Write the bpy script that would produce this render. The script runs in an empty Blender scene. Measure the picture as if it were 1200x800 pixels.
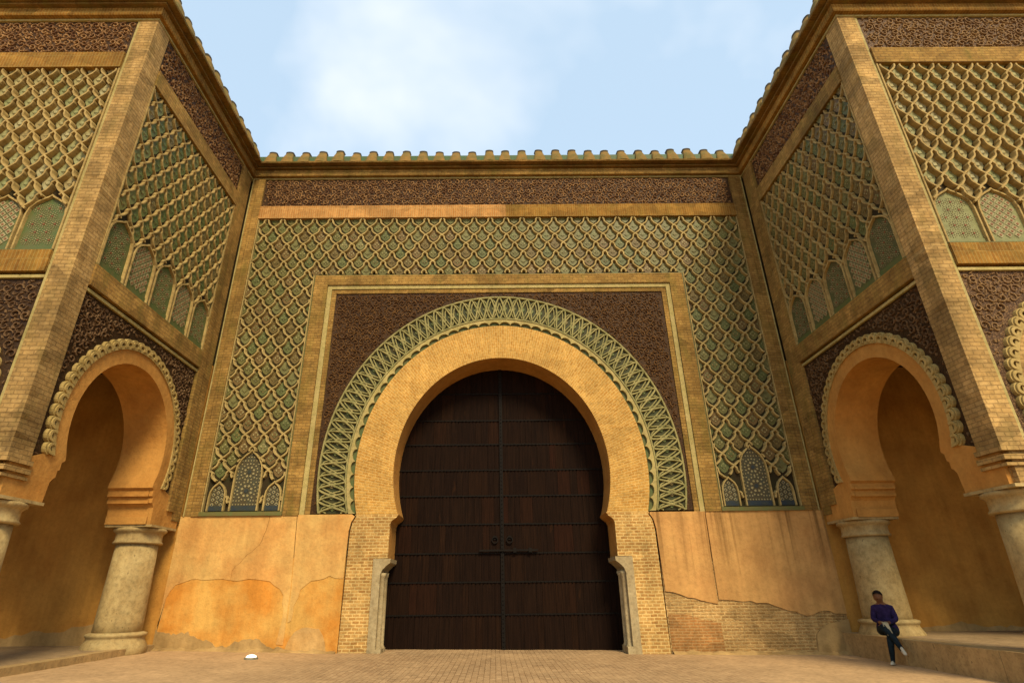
import bpy, bmesh, math, random
from mathutils import Vector, Matrix
random.seed(7)
R_ = math.radians
scene = bpy.context.scene
C = scene.collection

# ------------------------------------------------------------------ camera
T = 6.98            # how far the towers stand in front of the gate wall
HW = 10.0           # half width of the court between the towers
cam_d = bpy.data.cameras.new('camera'); cam = bpy.data.objects.new('camera', cam_d); C.objects.link(cam)
scene.camera = cam
yaw, pitch, roll = 0.006, 0.421, -0.011
fw = Vector((math.sin(yaw)*math.cos(pitch), math.cos(yaw)*math.cos(pitch), math.sin(pitch)))
rt = Vector((math.cos(yaw), -math.sin(yaw), 0)); upv = rt.cross(fw)
rt2 = rt*math.cos(roll)+upv*math.sin(roll); up2 = -rt*math.sin(roll)+upv*math.cos(roll)
M = Matrix((rt2, up2, -fw)).transposed().to_4x4(); M.translation = Vector((-0.257, -18.159, 1.594))
cam.matrix_world = M
cam_d.sensor_width = 36; cam_d.lens = 655.55/1200*36; cam_d.shift_x = 19.03/1200
cam_d.clip_start = 0.1; cam_d.clip_end = 3000

# ------------------------------------------------------------------ sky and sun
SUN_EL, SUN_AZ = 44, 20          # the sun stands behind the camera, a little to the right, veiled by thin cloud
to_sun = Vector((math.sin(R_(SUN_AZ))*math.cos(R_(SUN_EL)), -math.cos(R_(SUN_AZ))*math.cos(R_(SUN_EL)), math.sin(R_(SUN_EL))))
w = bpy.data.worlds.new('World'); scene.world = w; w.use_nodes = True
nt = w.node_tree; nt.nodes.clear()
def wn(t, **k):
    n = nt.nodes.new(t)
    for a, b in k.items(): setattr(n, a, b)
    return n
sky = wn('ShaderNodeTexSky', sky_type='NISHITA'); sky.sun_disc = False
sky.sun_elevation = R_(SUN_EL); sky.sun_rotation = R_(180-SUN_AZ)
sky.air_density = 1.0; sky.dust_density = 0.6; sky.ozone_density = 2.0
tc = wn('ShaderNodeTexCoord'); sep = wn('ShaderNodeSeparateXYZ'); nt.links.new(tc.outputs['Generated'], sep.inputs[0])
addz = wn('ShaderNodeMath', operation='ADD'); addz.inputs[1].default_value = 0.25; nt.links.new(sep.outputs[2], addz.inputs[0])
mx = wn('ShaderNodeMath', operation='MAXIMUM'); mx.inputs[1].default_value = 0.12; nt.links.new(addz.outputs[0], mx.inputs[0])
dx = wn('ShaderNodeMath', operation='DIVIDE'); dy = wn('ShaderNodeMath', operation='DIVIDE')
nt.links.new(sep.outputs[0], dx.inputs[0]); nt.links.new(sep.outputs[1], dy.inputs[0])
nt.links.new(mx.outputs[0], dx.inputs[1]); nt.links.new(mx.outputs[0], dy.inputs[1])
cmb = wn('ShaderNodeCombineXYZ'); nt.links.new(dx.outputs[0], cmb.inputs[0]); nt.links.new(dy.outputs[0], cmb.inputs[1])
cmb.inputs[2].default_value = 4.1
ns = wn('ShaderNodeTexNoise'); ns.inputs['Scale'].default_value = 1.5; ns.inputs['Detail'].default_value = 5; ns.inputs['Roughness'].default_value = 0.5
ns.inputs['Distortion'].default_value = 0.25
nt.links.new(cmb.outputs[0], ns.inputs['Vector'])
ramp = wn('ShaderNodeValToRGB'); ramp.color_ramp.elements[0].position = 0.43; ramp.color_ramp.elements[1].position = 0.64
nt.links.new(ns.outputs['Fac'], ramp.inputs[0])
skh = wn('ShaderNodeMixRGB', blend_type='MIX')        # bright thin haze over the whole sky
skh.inputs[0].default_value = 0.62; nt.links.new(sky.outputs[0], skh.inputs[1]); skh.inputs[2].default_value = (5.5, 7.1, 8.5, 1)
skm = wn('ShaderNodeMixRGB', blend_type='MIX')        # soft white clouds
veil = wn('ShaderNodeMath', operation='MULTIPLY'); veil.inputs[1].default_value = 0.85
nt.links.new(ramp.outputs[0], veil.inputs[0]); nt.links.new(veil.outputs[0], skm.inputs[0])
nt.links.new(skh.outputs[0], skm.inputs[1]); skm.inputs[2].default_value = (7.6, 7.7, 7.8, 1)
bg = wn('ShaderNodeBackground'); bg.inputs[1].default_value = 0.15
nt.links.new(skm.outputs[0], bg.inputs[0])
out = wn('ShaderNodeOutputWorld'); nt.links.new(bg.outputs[0], out.inputs[0])
sd = bpy.data.lights.new('sun', 'SUN'); sd.energy = 4.8; sd.angle = R_(17); sd.color = (1.0, 0.85, 0.58)
so = bpy.data.objects.new('sun', sd); C.objects.link(so); so.location = to_sun*60
so.rotation_euler = to_sun.to_track_quat('Z', 'Y').to_euler()
vs = scene.view_settings; vs.view_transform = 'Standard'; vs.look = 'None'; vs.gamma = 1; vs.exposure = 0.05; vs.use_curve_mapping = False
scene.cycles.max_bounces = 6; scene.cycles.diffuse_bounces = 3; scene.cycles.adaptive_threshold = 0.02

# ------------------------------------------------------------------ materials
class NT:
    tone = (0.79, 0.73, 0.535)      # one warm earth tone pulls all the pigments together
    def __init__(s, name):
        s.m = bpy.data.materials.new(name); s.m.use_nodes = True; s.t = s.m.node_tree
        s.b = s.t.nodes['Principled BSDF']; s.b.inputs['Specular IOR Level'].default_value = 0.12
    def n(s, t, **k):
        x = s.t.nodes.new(t)
        for a, b in k.items(): setattr(x, a, b)
        return x
    def l(s, a, b): s.t.links.new(a, b)
    def uv(s): return s.n('ShaderNodeUVMap').outputs[0]
    def pos(s): return s.n('ShaderNodeNewGeometry').outputs['Position']
    def rnd(s): return s.n('ShaderNodeObjectInfo').outputs['Random']
    def scale(s, v, sc):
        x = s.n('ShaderNodeMapping'); x.inputs['Scale'].default_value = sc; s.l(v, x.inputs[0]); return x.outputs[0]
    def noise(s, v, sc, det=4, rough=0.6):
        x = s.n('ShaderNodeTexNoise'); x.inputs['Scale'].default_value = sc; x.inputs['Detail'].default_value = det
        x.inputs['Roughness'].default_value = rough; s.l(v, x.inputs['Vector']); return x.outputs['Fac']
    def vor(s, v, sc, feat='F1'):
        x = s.n('ShaderNodeTexVoronoi', feature=feat); x.inputs['Scale'].default_value = sc; s.l(v, x.inputs['Vector']); return x
    def ramp(s, v, *st):
        x = s.n('ShaderNodeValToRGB'); e = x.color_ramp.elements
        while len(e) < len(st): e.new(0.5)
        for i, (p, c) in enumerate(st):
            e[i].position = p; e[i].color = (*c, 1) if not isinstance(c, (int, float)) else (c, c, c, 1)
        s.l(v, x.inputs[0]); return x.outputs[0]
    def mix(s, f, a, b, bt='MIX'):
        x = s.n('ShaderNodeMixRGB', blend_type=bt)
        for i, v in ((0, f), (1, a), (2, b)):
            if isinstance(v, (int, float)): x.inputs[i].default_value = v if i == 0 else (v, v, v, 1)
            elif isinstance(v, tuple): x.inputs[i].default_value = (*v, 1)
            else: s.l(v, x.inputs[i])
        return x.outputs[0]
    def math(s, op, a, b=0.0):
        x = s.n('ShaderNodeMath', operation=op)
        for i, v in ((0, a), (1, b)):
            if isinstance(v, (int, float)): x.inputs[i].default_value = v
            else: s.l(v, x.inputs[i])
        return x.outputs[0]
    def bump(s, h, st=0.4, d=0.02):
        x = s.n('ShaderNodeBump'); x.inputs['Strength'].default_value = st; x.inputs['Distance'].default_value = d
        s.l(h, x.inputs['Height']); s.l(x.outputs[0], s.b.inputs['Normal'])
    def done(s, col, rough=0.85):
        t = s.tone
        if isinstance(col, tuple): s.b.inputs['Base Color'].default_value = (col[0]*t[0], col[1]*t[1], col[2]*t[2], 1)
        else: s.l(s.mix(1.0, col, t, 'MULTIPLY'), s.b.inputs['Base Color'])
        if isinstance(rough, (int, float)): s.b.inputs['Roughness'].default_value = rough
        else: s.l(rough, s.b.inputs['Roughness'])
        return s.m
MT = {}
def grime(k, col, amt=0.5, sc=0.5, fn=0.8):
    """weathering: broad blotches, streaks running down, fine grain"""
    p = k.pos()
    big = k.ramp(k.noise(p, sc, 3, 0.65), (0.3, 0.58), (0.7, 1.14))
    st = k.ramp(k.noise(k.scale(p, (3.2, 3.2, 0.22)), 1.0, 2, 0.6), (0.35, 0.72), (0.6, 1.05))
    fine = k.ramp(k.noise(p, 9, 3, 0.75), (0.28, 0.62), (0.5, 1.0), (0.75, 1.25))
    c = k.mix(amt, col, big, 'MULTIPLY'); c = k.mix(amt*0.8, c, st, 'MULTIPLY'); return k.mix(fn, c, fine, 'MULTIPLY')
def brick_mat(name, c1, c2, mo, bw=0.24, bh=0.092, ms=0.012, amt=0.5, green=0.0, off=0.5, bst=0.55):
    k = NT(name); v = k.uv()
    b = k.n('ShaderNodeTexBrick'); b.offset = off
    for a, val in (('Scale', 1.0), ('Mortar Size', ms), ('Mortar Smooth', 0.25), ('Brick Width', bw), ('Row Height', bh), ('Bias', 0.0)):
        b.inputs[a].default_value = val
    b.inputs['Color1'].default_value = (*c1, 1); b.inputs['Color2'].default_value = (*c2, 1); b.inputs['Mortar'].default_value = (*mo, 1)
    wob = k.n('ShaderNodeVectorMath', operation='ADD'); nz = k.n('ShaderNodeTexNoise'); nz.inputs['Scale'].default_value = 3.0
    k.l(v, nz.inputs['Vector']); sc = k.n('ShaderNodeVectorMath', operation='SCALE'); sc.inputs['Scale'].default_value = 0.03
    k.l(nz.outputs['Color'], sc.inputs[0]); k.l(v, wob.inputs[0]); k.l(sc.outputs[0], wob.inputs[1]); k.l(wob.outputs[0], b.inputs['Vector'])
    vp = k.vor(k.scale(k.pos(), (1.0, 1.0, 2.2)), 1.3); rep = k.ramp(vp.outputs['Color'], (0.15, 0.72), (0.5, 1.0), (0.9, 1.22))   # repaired patches
    col = grime(k, k.mix(min(1, amt), b.outputs['Color'], rep, 'MULTIPLY'), amt)
    if green:
        g = k.ramp(k.noise(k.scale(k.pos(), (2, 2, 0.7)), 1.3, 4), (0.48, 0.0), (0.7, green))
        col = k.mix(g, col, (0.16, 0.15, 0.035))
    h = k.math('ADD', k.math('MULTIPLY', b.outputs['Fac'], -1.0), k.math('MULTIPLY', k.noise(k.pos(), 30, 3), 0.6))
    k.bump(h, bst, 0.02 if bst < .9 else 0.05)
    MT[name] = k.done(col, 0.9)
brick_mat('arch_brick', (0.64, 0.385, 0.125), (0.52, 0.275, 0.075), (0.70, 0.47, 0.20), bw=.21, bh=.085, ms=.014, amt=0.4)
brick_mat('pier_brick', (0.60, 0.38, 0.155), (0.42, 0.225, 0.08), (0.72, 0.52, 0.26), bw=.22, bh=.09, ms=.016, amt=0.6)
brick_mat('pilaster_brick', (0.43, 0.27, 0.095), (0.33, 0.195, 0.062), (0.27, 0.165, 0.065), bw=.24, bh=.10, amt=0.8, green=0.4)
brick_mat('cornice_brick', (0.26, 0.15, 0.05), (0.21, 0.12, 0.038), (0.27, 0.165, 0.06), bw=.20, bh=.08, amt=0.8, green=0.5)
brick_mat('tower_brick', (0.56, 0.375, 0.18), (0.46, 0.295, 0.13), (0.36, 0.235, 0.11), bw=.24, bh=.10, ms=.013, amt=0.95, green=0.2)
brick_mat('band_brick', (0.37, 0.20, 0.048), (0.30, 0.145, 0.032), (0.40, 0.25, 0.085), bw=0.085, bh=0.42, ms=0.014, amt=0.8, green=0.25, off=0.0)
brick_mat('salmon_band', (0.58, 0.30, 0.12), (0.50, 0.24, 0.085), (0.60, 0.38, 0.18), bw=0.085, bh=0.42, ms=0.014, amt=0.6, off=0.0)
brick_mat('rough_brick', (0.60, 0.385, 0.18), (0.48, 0.285, 0.125), (0.66, 0.46, 0.24), bh=0.085, ms=0.022, amt=0.8, bst=1.0)
brick_mat('red_brick', (0.44, 0.21, 0.08), (0.38, 0.20, 0.08), (0.46, 0.285, 0.14), bh=0.075, ms=0.018, amt=0.8)

def plaster(name, c1, c2, amt=0.45, streak=False):
    k = NT(name); p = k.pos()
    f = k.ramp(k.noise(p, 0.75, 4, 0.6), (0.38, 0.0), (0.62, 1.0))
    col = k.mix(f, c1, c2)
    if streak:   # rain marks below the tiled sill
        s1 = k.noise(k.scale(p, (5.5, 5.5, 0.10)), 1.0, 3, 0.55); z = k.n('ShaderNodeSeparateXYZ'); k.l(p, z.inputs[0])
        m = k.math('MULTIPLY', k.ramp(s1, (0.50, 0.0), (0.66, 0.75)), k.ramp(k.math('MULTIPLY', z.outputs[2], 0.25), (0.4, 0.0), (0.9, 1.0)))
        col = k.mix(m, col, (0.16, 0.085, 0.03))
    col = grime(k, col, amt, 0.8, 0.4)
    hh = k.math('ADD', k.noise(p, 2.5, 3, 0.7), k.math('MULTIPLY', k.noise(p, 22, 2, 0.7), 0.25))
    k.bump(hh, 0.5, 0.05)
    MT[name] = k.done(col, 0.92)
plaster('plaster', (0.74, 0.48, 0.20), (0.66, 0.36, 0.135), 0.5)
plaster('plaster_streaked', (0.68, 0.40, 0.17), (0.58, 0.32, 0.135), 0.5, True)
plaster('ochre_plaster', (0.76, 0.46, 0.15), (0.66, 0.29, 0.06), 0.5)
plaster('pale_plaster', (0.66, 0.44, 0.22), (0.60, 0.36, 0.15), 0.5)
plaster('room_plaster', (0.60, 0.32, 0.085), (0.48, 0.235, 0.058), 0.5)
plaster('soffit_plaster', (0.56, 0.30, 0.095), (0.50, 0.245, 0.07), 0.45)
plaster('mortar', (0.54, 0.37, 0.19), (0.40, 0.265, 0.13), 0.7)
def stone(name, c1, c2, amt=0.5, rough=0.75):
    k = NT(name); p = k.pos()
    col = k.mix(k.ramp(k.noise(p, 3, 6, 0.7), (0.35, 0.0), (0.65, 1.0)), c1, c2)
    sp = k.ramp(k.noise(p, 9, 2, 0.5), (0.68, 0.0), (0.76, 0.7)); col = k.mix(sp, col, (0.10, 0.075, 0.045))
    col = grime(k, col, amt); k.bump(k.noise(p, 12, 5, 0.7), 0.4, 0.02); MT[name] = k.done(col, rough)
stone('column_stone', (0.52, 0.41, 0.235), (0.40, 0.29, 0.15), 0.5)
stone('jamb_stone', (0.50, 0.42, 0.30), (0.38, 0.30, 0.20), 0.5)
stone('kerb_stone', (0.50, 0.36, 0.20), (0.42, 0.29, 0.16), 0.5)
stone('slab_stone', (0.42, 0.31, 0.21), (0.34, 0.245, 0.165), 0.5)
stone('scallop_stone', (0.50, 0.38, 0.18), (0.38, 0.28, 0.115), 0.4)
stone('fillet_stone', (0.52, 0.43, 0.23), (0.42, 0.36, 0.155), 0.5)
stone('rib_stone', (0.52, 0.41, 0.21), (0.36, 0.275, 0.125), 0.45)
stone('rib_tower', (0.50, 0.38, 0.185), (0.36, 0.255, 0.11), 0.45)
stone('ring_rib', (0.40, 0.36, 0.19), (0.24, 0.24, 0.115), 0.4)
def mosaic(name, base, hi):
    k = NT(name); v = k.uv()
    vv = k.vor(v, 15, 'F1'); col = k.mix(k.ramp(vv.outputs['Color'], (0.2, 0.0), (0.9, 1.0)), base, hi)
    ed = k.vor(v, 15, 'DISTANCE_TO_EDGE').outputs['Distance']
    col = k.mix(k.ramp(ed, (0.03, 1.0), (0.12, 0.0)), col, (0.05, 0.026, 0.014))
    col = grime(k, col, 0.5); k.bump(ed, 0.5, 0.03); MT[name] = k.done(col, 0.6)
mosaic('dark_mosaic', (0.058, 0.029, 0.011), (0.105, 0.053, 0.019))
mosaic('frieze_mosaic', (0.062, 0.032, 0.013), (0.115, 0.060, 0.023))
mosaic('tower_mosaic', (0.042, 0.023, 0.011), (0.075, 0.042, 0.018))
mosaic('worn_mosaic', (0.15, 0.085, 0.05), (0.24, 0.145, 0.08))
def simple(name, c, c2=None, rough=0.7, metal=0.0, sc=6.0):
    k = NT(name); c2 = c2 or tuple(x*0.7 for x in c)
    col = k.mix(k.ramp(k.noise(k.pos(), sc, 4), (0.35, 0.0), (0.65, 1.0)), c, c2)
    k.b.inputs['Metallic'].default_value = metal; k.bump(k.noise(k.pos(), sc*4, 3), 0.25, 0.01); MT[name] = k.done(col, rough)
def scroll(name, a, b, sc=1.1, det=3):
    k = NT(name); col = k.mix(k.ramp(k.noise(k.pos(), sc, det), (0.35, 0.0), (0.65, 1.0)), a, b); MT[name] = k.done(col, 0.75)
scroll('scroll', (0.19, 0.10, 0.04), (0.085, 0.04, 0.019), 5)
scroll('frieze_scroll', (0.42, 0.25, 0.13), (0.12, 0.056, 0.034), 4)
scroll('tower_scroll', (0.20, 0.125, 0.075), (0.09, 0.05, 0.03), 5)
scroll('worn_scroll', (0.30, 0.19, 0.10), (0.20, 0.12, 0.07), 2.5)
simple('green_glaze', (0.14, 0.16, 0.068), (0.17, 0.145, 0.062), 0.4)
simple('green_bed', (0.034, 0.032, 0.014), (0.04, 0.026, 0.013), 0.7, sc=2.5)
simple('ring_bed', (0.05, 0.062, 0.032), (0.06, 0.055, 0.026), 0.55, sc=3)
simple('roof_green', (0.06, 0.13, 0.065), (0.09, 0.11, 0.05), 0.4)
simple('eave_tile', (0.28, 0.165, 0.055), (0.15, 0.125, 0.045), 0.8, sc=3)
simple('dark_cap', (0.07, 0.055, 0.035), None, 0.7)
simple('zellij_white', (0.36, 0.33, 0.22), (0.28, 0.245, 0.15), 0.5)
simple('zellij_blue', (0.035, 0.05, 0.085), (0.05, 0.06, 0.06), 0.4)
simple('zellij_grey', (0.075, 0.078, 0.062), (0.085, 0.07, 0.045), 0.5, sc=4)
simple('zellij_red', (0.28, 0.12, 0.07), None, 0.5)
simple('zellij_bed', (0.11, 0.10, 0.055), (0.09, 0.115, 0.06), 0.5)
simple('zellij_pale', (0.27, 0.29, 0.16), (0.21, 0.22, 0.12), 0.5)
simple('zellij_green', (0.095, 0.14, 0.06), (0.13, 0.135, 0.06), 0.45)
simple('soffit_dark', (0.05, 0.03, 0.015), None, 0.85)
def tile(name, st, boss=False):
    k = NT(name); col = k.ramp(k.rnd(), *st)
    k.t.nodes[-1].color_ramp.interpolation = 'CONSTANT'
    col = k.mix(0.8, col, k.ramp(k.noise(k.pos(), 9, 3), (0.3, 0.6), (0.7, 1.2)), 'MULTIPLY'); MT[name] = k.done(col, 0.45)
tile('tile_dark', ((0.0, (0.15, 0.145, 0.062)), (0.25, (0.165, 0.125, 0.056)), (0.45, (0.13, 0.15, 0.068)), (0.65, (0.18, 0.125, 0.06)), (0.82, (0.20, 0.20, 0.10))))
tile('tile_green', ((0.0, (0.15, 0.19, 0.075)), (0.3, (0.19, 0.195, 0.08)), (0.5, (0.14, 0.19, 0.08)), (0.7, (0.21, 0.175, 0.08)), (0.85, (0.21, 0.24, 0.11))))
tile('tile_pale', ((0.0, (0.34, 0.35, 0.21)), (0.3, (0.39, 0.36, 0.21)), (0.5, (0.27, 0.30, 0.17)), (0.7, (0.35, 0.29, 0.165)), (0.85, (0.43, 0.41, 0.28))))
tile('tile_boss', ((0.0, (0.33, 0.32, 0.18)), (0.3, (0.26, 0.215, 0.105)), (0.5, (0.24, 0.26, 0.14)), (0.7, (0.40, 0.36, 0.22)), (0.85, (0.20, 0.185, 0.09))))

def wood():
    k = NT('door_wood'); v = k.uv(); r = k.rnd()
    base = k.ramp(r, (0.0, (0.012, 0.0055, 0.0035)), (0.35, (0.014, 0.0066, 0.004)), (0.6, (0.013, 0.006, 0.0038)), (0.85, (0.018, 0.008, 0.0042)), (1.0, (0.022, 0.008, 0.0045)))
    off = k.n('ShaderNodeVectorMath', operation='ADD'); k.l(v, off.inputs[0]); k.l(r, off.inputs[1])
    g = k.noise(k.scale(off.outputs[0], (26, 1.1, 1)), 1.0, 5, 0.65)
    col = k.mix(0.9, base, k.ramp(g, (0.3, 0.45), (0.7, 1.4)), 'MULTIPLY')
    sc = k.ramp(k.noise(k.scale(v, (4, 0.7, 1)), 1.3, 3), (0.66, 0.0), (0.76, 0.35)); col = k.mix(sc, col, (0.06, 0.024, 0.009))
    k.b.inputs['Specular IOR Level'].default_value = 0.05; k.bump(g, 0.35, 0.01); MT['door_wood'] = k.done(col, 0.75)
wood()
simple('iron', (0.010, 0.007, 0.005), None, 0.65, 0.2)
simple('brass_wear', (0.30, 0.14, 0.06), None, 0.4, 0.8)

def ground_mat():
    k = NT('paving'); p = k.pos()
    b = k.n('ShaderNodeTexBrick'); b.offset = 0.5
    for a, val in (('Scale', 1.0), ('Mortar Size', 0.008), ('Mortar Smooth', 0.3), ('Brick Width', 0.25), ('Row Height', 0.125)): b.inputs[a].default_value = val
    b.inputs['Color1'].default_value = (0.48, 0.335, 0.225, 1); b.inputs['Color2'].default_value = (0.39, 0.26, 0.17, 1); b.inputs['Mortar'].default_value = (0.24, 0.15, 0.09, 1)
    mp = k.n('ShaderNodeMapping'); mp.inputs['Rotation'].default_value = (0, 0, R_(90)); k.l(p, mp.inputs[0]); k.l(mp.outputs[0], b.inputs['Vector'])
    sand = k.ramp(k.noise(p, 0.55, 5, 0.65), (0.45, 0.0), (0.62, 0.75))
    xyz = k.n('ShaderNodeSeparateXYZ'); k.l(p, xyz.inputs[0])
    ax = k.math('ABSOLUTE', xyz.outputs[0])
    edge = k.ramp(k.math('ADD', k.math('MULTIPLY', ax, 0.1), k.math('MULTIPLY', k.noise(p, 0.9, 3), 0.25)), (0.50, 0.0), (0.72, 1.0))   # loose sand gathers towards the walls
    near = k.ramp(k.math('ADD', k.math('MULTIPLY', xyz.outputs[1], 0.25), k.math('MULTIPLY', k.noise(p, 1.3, 3), 0.5)), (-0.1, 0.0), (0.25, 0.8))
    m = k.math('MAXIMUM', k.math('MULTIPLY', sand, 0.7), k.math('MULTIPLY', edge, 0.85))
    col = k.mix(m, b.outputs['Color'], k.mix(k.noise(p, 4, 4), (0.60, 0.42, 0.28), (0.50, 0.34, 0.22)))
    col = grime(k, col, 0.4, 0.7)
    h = k.math('ADD', k.math('MULTIPLY', b.outputs['Fac'], k.math('MULTIPLY_ADD', m, -0.8)), k.math('MULTIPLY', k.noise(p, 18, 4), 0.5))
    k.bump(h, 0.4, 0.02); MT['paving'] = k.done(col, 0.9)
ground_mat()
simple('skin', (0.20, 0.095, 0.055), None, 0.6); simple('sweater', (0.030, 0.019, 0.105), (0.014, 0.009, 0.052), 0.9, sc=11)
simple('jeans', (0.014, 0.026, 0.045), (0.006, 0.011, 0.016), 0.9, sc=9); simple('hair', (0.010, 0.007, 0.006), None, 0.6)
simple('shoe_white', (0.62, 0.60, 0.58), (0.5, 0.48, 0.46), 0.6); simple('paper', (0.52, 0.46, 0.36), None, 0.8)
simple('lamp_body', (0.25, 0.24, 0.22), None, 0.5)
k = NT('lamp_glow'); k.b.inputs['Emission Color'].default_value = (1.0, 0.86, 0.6, 1); k.b.inputs['Emission Strength'].default_value = 2.5; MT['lamp_glow'] = k.done((0.8, 0.8, 0.75), 0.4)

# ------------------------------------------------------------------ mesh helpers
class Fr:
    """a wall plane: a runs along it, z is up, d is distance out of the wall"""
    def __init__(s, O, u, n): s.O, s.u, s.n = O, u, n
    def P(s, a, z, d): return (s.O[0]+s.u[0]*a+s.n[0]*d, s.O[1]+s.u[1]*a+s.n[1]*d, z)
GATE = Fr((0, 0), (1, 0), (0, -1))
class MB:
    def __init__(s): s.v, s.f, s.m, s.uv = [], [], [], {}
    def add(s, vs, fs, mi=0, uvs=None):
        o = len(s.v); s.v += vs
        for i, f in enumerate(fs):
            if uvs and uvs[i]: s.uv[len(s.f)] = uvs[i]
            s.f.append([o+j for j in f]); s.m.append(mi)
    def prism(s, fr, poly, d0, d1, mi=0, side=None):
        n = len(poly); side = mi if side is None else side
        vs = [fr.P(a, z, d0) for a, z in poly]+[fr.P(a, z, d1) for a, z in poly]
        s.add(vs, [list(range(n))[::-1], list(range(n, 2*n))], mi)
        o = len(s.v)-2*n
        for i in range(n):
            j = (i+1) % n; s.f.append([o+i, o+j, o+n+j, o+n+i]); s.m.append(side)
    def box(s, fr, a0, a1, z0, z1, d0, d1, mi=0): s.prism(fr, [(a0, z0), (a1, z0), (a1, z1), (a0, z1)], d0, d1, mi)
    def rib(s, fr, pts, wb, wt, d0, d1, mi=0, closed=False):
        n = len(pts)
        if n < 2: return
        vs = []
        for i, (x, z) in enumerate(pts):
            a = pts[i-1] if (i > 0 or closed) else pts[i]; b = pts[(i+1) % n] if (i < n-1 or closed) else pts[i]
            tx, tz = b[0]-a[0], b[1]-a[1]; L = math.hypot(tx, tz) or 1; nx, nz = -tz/L, tx/L
            for q, d in ((wb/2, d0), (wt/2, d1), (-wt/2, d1), (-wb/2, d0)): vs.append(fr.P(x+nx*q, z+nz*q, d))
        fs = []
        for i in range(n if closed else n-1):
            j = (i+1) % n
            for q in range(3): fs.append([4*i+q, 4*j+q, 4*j+q+1, 4*i+q+1])
        if not closed: fs += [[0, 1, 2, 3], [4*n-4, 4*n-3, 4*n-2, 4*n-1]]
        s.add(vs, fs, mi)
    def lathe(s, cx, cy, prof, seg=28, mi=0):
        vs = []; n = len(prof)
        for i in range(seg):
            t = 2*math.pi*i/seg
            for r, z in prof: vs.append((cx+r*math.cos(t), cy+r*math.sin(t), z))
        fs = [[i*n+k, ((i+1) % seg)*n+k, ((i+1) % seg)*n+k+1, i*n+k+1] for i in range(seg) for k in range(n-1)]
        fs += [[i*n for i in range(seg)][::-1], [i*n+n-1 for i in range(seg)]]
        s.add(vs, fs, mi)
    def disc(s, fr, a, z, r, d0, d1, seg=8, mi=0, ph=0.0):
        s.prism(fr, [(a+r*math.cos(ph+2*math.pi*i/seg), z+r*math.sin(ph+2*math.pi*i/seg)) for i in range(seg)], d0, d1, mi)
    def mesh(s, name, mats, smooth=False):
        me = bpy.data.meshes.new(name); me.from_pydata(s.v, [], s.f)
        for m in mats: me.materials.append(MT[m])
        me.polygons.foreach_set('material_index', s.m)
        bm = bmesh.new(); bm.from_mesh(me); bmesh.ops.recalc_face_normals(bm, faces=bm.faces)
        lay = bm.loops.layers.uv.new('UVMap'); bm.faces.ensure_lookup_table()
        for i, f in enumerate(bm.faces):
            cu = s.uv.get(i)
            if cu:
                mp = dict(zip(s.f[i], cu))
                for lp in f.loops: lp[lay].uv = mp[lp.vert.index]
                continue
            nx, ny, nz = map(abs, f.normal)
            for lp in f.loops:
                x, y, z = lp.vert.co
                lp[lay].uv = (x, y) if nz > 0.75 else ((y, z) if nx > ny else (x, z))
            if smooth: f.smooth = True
        bm.to_mesh(me); bm.free()
        return me
    def build(s, name, mats, parent=None, smooth=False, kind=None, **kw):
        o = bpy.data.objects.new(name, s.mesh(name, [mats] if isinstance(mats, str) else mats, smooth)); C.objects.link(o)
        if parent: o.parent = parent
        if kind: o['kind'] = kind
        for a, b in kw.items(): o[a] = b
        return o
def one(name, mats, parent, fn, **kw):
    m = MB(); fn(m); return m.build(name, mats, parent, **kw)
def empty(name, loc, label, cat, group=None):
    o = bpy.data.objects.new(name, None); C.objects.link(o); o.location = (0, 0, 0); o.empty_display_size = 0.3
    o['label'] = label; o['category'] = cat
    if group: o['group'] = group
    return o
def place(me, name, parent, mat4):
    o = bpy.data.objects.new(name, me); C.objects.link(o); o.parent = parent; o.matrix_world = mat4; return o

# ---- arcs: horseshoe arches, a little taller than round
class Arch:
    def __init__(s, ac, zc, e, zs): s.ac, s.zc, s.e, s.zs = ac, zc, e, zs
    def ab(s, r): return r-s.e, math.sqrt(r*r-s.e*s.e)
    def th(s, r, zs=None): return math.asin(max(-0.99, ((s.zs if zs is None else zs)-s.zc)/s.ab(r)[1])), math.pi/2
    def pt(s, r, t, zs=None):          # t -1 left springing, 0 apex, +1 right springing
        t0, t1 = s.th(r, zs); th = t1+(t0-t1)*abs(t); a, b = s.ab(r); x = a*math.cos(th)
        return (s.ac+(x if t > 0 else -x), s.zc+b*math.sin(th))
    def outside(s, a, z, r):
        p, q = s.ab(r); return ((a-s.ac)/p)**2+((z-s.zc)/q)**2 > 1
    def line(s, r, n=64, zs=None, t0=-1, t1=1): return [s.pt(r, t0+(t1-t0)*i/n, zs) for i in range(n+1)]
    def length(s, r):
        t0, t1 = s.th(r); return 2*(t1-t0)*r
    def half(s, r, z):
        a, b = s.ab(r); dz = (z-s.zc)/b
        return a*math.sqrt(1-dz*dz) if abs(dz) < 1 else 0
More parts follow.
